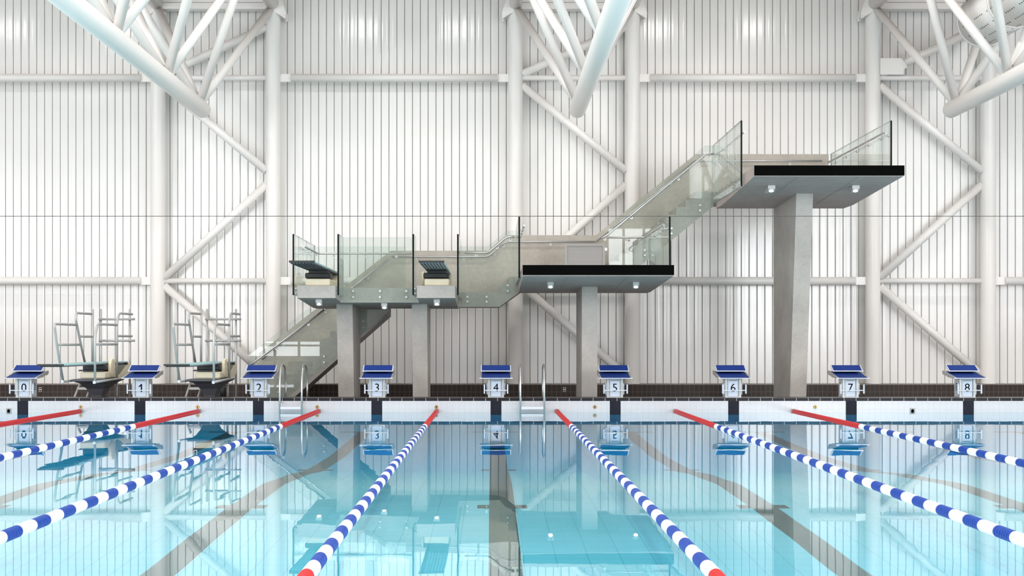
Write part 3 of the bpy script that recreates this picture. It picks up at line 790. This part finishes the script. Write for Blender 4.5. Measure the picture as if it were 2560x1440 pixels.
# ------------------------------------------------------------------ ladders
def ladder(xl, xr, lab):
    r = thing('pool_ladder', ((xl+xr)/2,29.6,0), lab, 'pool ladder', 'steel pool ladders')
    for x in (xl, xr):
        part(MB().tube(bend([(x,29.33,-.22),(x,29.33,.62),(x,29.52,.93),(x,29.75,.985),(x,30.05,.93),(x,30.2,.6),(x,30.2,DECK)],.12,6), .021, 14), 'rail', M['steel'], r)
        part(MB().lathe([(DECK,.06),(DECK+.012,.06),(DECK+.025,.03)], 20, 'z', (x,30.2,0)), 'floor_flange', M['steel'], r)
        part(MB().tube([(x,29.33,.19),(x,29.52,.19)], .014, 10), 'wall_stay', M['steel'], r)
    for z in (.075,-.16):
        part(MB().box(xl+.015,xr-.015,29.29,29.40,z-.03,z+.03,0,.008), 'tread', M['plastic'], r, 'white tread')
ladder(-4.415,-3.955,'steel pool ladder beside starting block 2')
ladder(.62,1.118,'steel pool ladder between starting blocks 4 and 5')

# ------------------------------------------------------------------ lane ropes
def floats(n, pitch_, r=.048, rin=.036, gap=.24):
    prof = []
    for k in range(n):
        a = -k*pitch_; g = pitch_*gap
        prof += [(a,rin),(a-.0001,r*.93),(a-.004,r),(a-pitch_+g+.004,r),(a-pitch_+g,r*.93),(a-pitch_+g-.0001,rin),(a-pitch_,rin)]
    return MB().lathe(prof, 20, 'y', smooth=False)
SEC = .3432; NP = 45
def rope(x, lab):
    r = thing('lane_rope', (x,29.42,0), lab, 'lane rope', 'lane ropes on the water'); return r
proto_r = rope(0,'')
far = floats(110, 5.32/110, gap=.12).build('red_floats', M['red'], proto_r); far['label'] = 'red floats at the wall end'
wm = floats(7, SEC/7, gap=.08); bm_ = floats(7, SEC/7)
wo = wm.build('white_floats', M['wfloat'], proto_r); wo['label'] = 'run of white floats'
bo = bm_.build('blue_floats', M['bfloat'], proto_r); bo['label'] = 'run of blue floats'
wo.location = (0,-5.32,0); bo.location = (0,-5.32-SEC,0)
for k in range(2, NP):
    c = (wo if k % 2 == 0 else bo).copy(); COL.objects.link(c); c.parent = proto_r; c.location = (0,-5.32-k*SEC,0)
ne = floats(85, 4.0/85, gap=.24).build('red_floats', M['red'], proto_r); ne.location = (0,-5.32-NP*SEC,0); ne['label'] = 'red floats at the near end'
MB().tube([(0,.08,0),(0,-24.9,0)], .006, 8).build('cable', M['steel'], proto_r)
MB().box(-.045,.045,.045,.08,-.045,.05,0,.006).tube([(0,.05,0),(0,.0,0)],.02,10).build('wall_clip', M['grey'], proto_r)
for i, x in enumerate([-8.628,-6.145,-3.62,-1.136,1.389,3.88,6.364]):
    r = proto_r if i == 0 else copy_tree(proto_r)
    r.location.x = x; r['label'] = 'blue and white lane rope meeting the far wall between starting blocks %d and %d' % (i, i+1)

# ------------------------------------------------------------------ wall fittings, wire, small things
for u, lab in zip((202,494,793,1091,1487,2038), ('between blocks 0 and 1','between blocks 1 and 2','between blocks 2 and 3','between blocks 3 and 4','just left of block 5','just left of block 7')):
    x = (u-1227)*29.5/3505
    o = MB().lathe([(-.012,.03),(-.01,.038),(.0,.04)], 20, 'y').lathe([(-.016,.012),(-.011,.014)], 12, 'y', mi=1).build('wall_anchor', [M['brass'],M['black']], None, (x,YP,.092))
    tag(o, 'round brass anchor on the white pool wall '+lab, 'wall anchor', 'brass anchors on the pool wall')
for u, lab in ((22,'left of block 0'),(2281,'between blocks 7 and 8')):
    x = (u-1227)*29.5/3505
    r = thing('wall_inlet', (x,YP,.005), 'small square inlet with dark hole on the pool wall '+lab, 'inlet', 'square inlets on the pool wall')
    part(MB().box(x-.055,x+.055,YP-.012,YP,-.04,.065,0,.004), 'plate', M['grey'], r)
    part(MB().lathe([(-.02,.03),(-.012,.032)], 20, 'y', (x,YP,.012)), 'hole', M['black'], r)
for u, lab in ((101,'right of starting block 0'),(1411,'right of the ladder beside block 4')):
    x = (u-1227)*35.7/3505
    r = thing('wall_socket', (x,35.7,.25), 'small pale socket plate on the brown tiled base '+lab, 'socket', 'sockets on the tiled base')
    part(MB().box(x-.035,x+.035,35.685,35.7,.19,.31,0,.004), 'plate', M['alu'], r)
    part(MB().box(x-.02,x+.02,35.68,35.686,.265,.295).box(x-.02,x+.02,35.68,35.686,.205,.235), 'outlet', M['black'], r)
x = (557-1227)*34.0/3505
tag(MB().lathe([(0,.07),(.3,.085),(.31,.075)], 20, 'z').build('bucket', M['blackg'], None, (x,34.0,DECK)), 'small black bucket on the deck behind the second low springboard', 'bucket')
tag(MB().tube([(X0,24.5,3.652),(X1,24.5,3.652)], .0055, 8).build('overhead_wire', M['wire']), 'thin dark wire stretched straight across the hall', 'wire')

# ------------------------------------------------------------------ light and camera
SIDE_FILL = 4.3  # brightness of the added side windows
def area(x, y, z, sx, sy, e, col=(1,.975,.94), rot=(0,0,0)):
    l = bpy.data.lights.new('lamp_or_window_fill','AREA'); l.shape='RECTANGLE'; l.size=sx; l.size_y=sy; l.energy=e; l.color=col
    o = bpy.data.objects.new('lamp_or_window_fill', l); COL.objects.link(o); o.location=(x,y,z); o.rotation_euler=rot  # shared by ceiling lamps, small windows and added window fill
for X in (-15,-11.6,-4.0,-1.0,5.2,8.2,15.2):
    for Y, e in ((29.3,115),(22,110),(14.5,135),(7,140),(0,140)):
        area(X, Y, 11.2, *((.35,.7) if Y > 25 else (.6,1.2)), e)
# daylight for the two small windows, fill light for the added ones
DAY_FILL = (.95,.975,1)
for (x0,x1,z0,z1) in FW:
    area((x0+x1)/2, -7.45, (z0+z1)/2, x1-x0, z1-z0, (13.5 if x1-x0 > 5 else 7)*pi*(x1-x0)*(z1-z0), DAY_FILL, (pi/2,0,0))
for (x0,x1,z0,z1) in CL_FILL:
    area((x0+x1)/2, -7.45, (z0+z1)/2, x1-x0, z1-z0, 6.5*pi*(x1-x0)*(z1-z0), DAY_FILL, (pi/2,0,0))
A = (WY1-WY0)*(WZ1-WZ0)
area(X0-.45, (WY0+WY1)/2, (WZ0+WZ1)/2, WZ1-WZ0, WY1-WY0, SIDE_FILL*pi*A, DAY_FILL, (0,-pi/2,0))
area(X1+.45, (WY0+WY1)/2, (WZ0+WZ1)/2, WZ1-WZ0, WY1-WY0, SIDE_FILL*pi*A, DAY_FILL, (0,pi/2,0))

w = bpy.data.worlds.new('sky'); S.world = w; w.use_nodes = True
bg = w.node_tree.nodes['Background']; bg.inputs[0].default_value = (.92,.96,1,1); bg.inputs[1].default_value = 1.0

cam = bpy.data.cameras.new('camera'); co = bpy.data.objects.new('camera', cam); COL.objects.link(co)
co.location = (0,0,CAMZ); co.rotation_euler = (pi/2,0,0)
cam.sensor_width = 36; cam.lens = 36*3505/2560
cam.shift_x = (1280-1227)/2560; cam.shift_y = (857-720)/2560
cam.clip_end = 200
S.camera = co
vs = S.view_settings; vs.view_transform = 'Standard'; vs.look = 'None'; vs.exposure = .2; vs.gamma = 1; vs.use_curve_mapping = False
cy = S.cycles
cy.max_bounces = 8; cy.diffuse_bounces = 4; cy.glossy_bounces = 4; cy.use_adaptive_sampling = True; cy.adaptive_threshold = .02; cy.transparent_max_bounces = 32
cy.use_denoising = True; cy.sample_clamp_indirect = 6
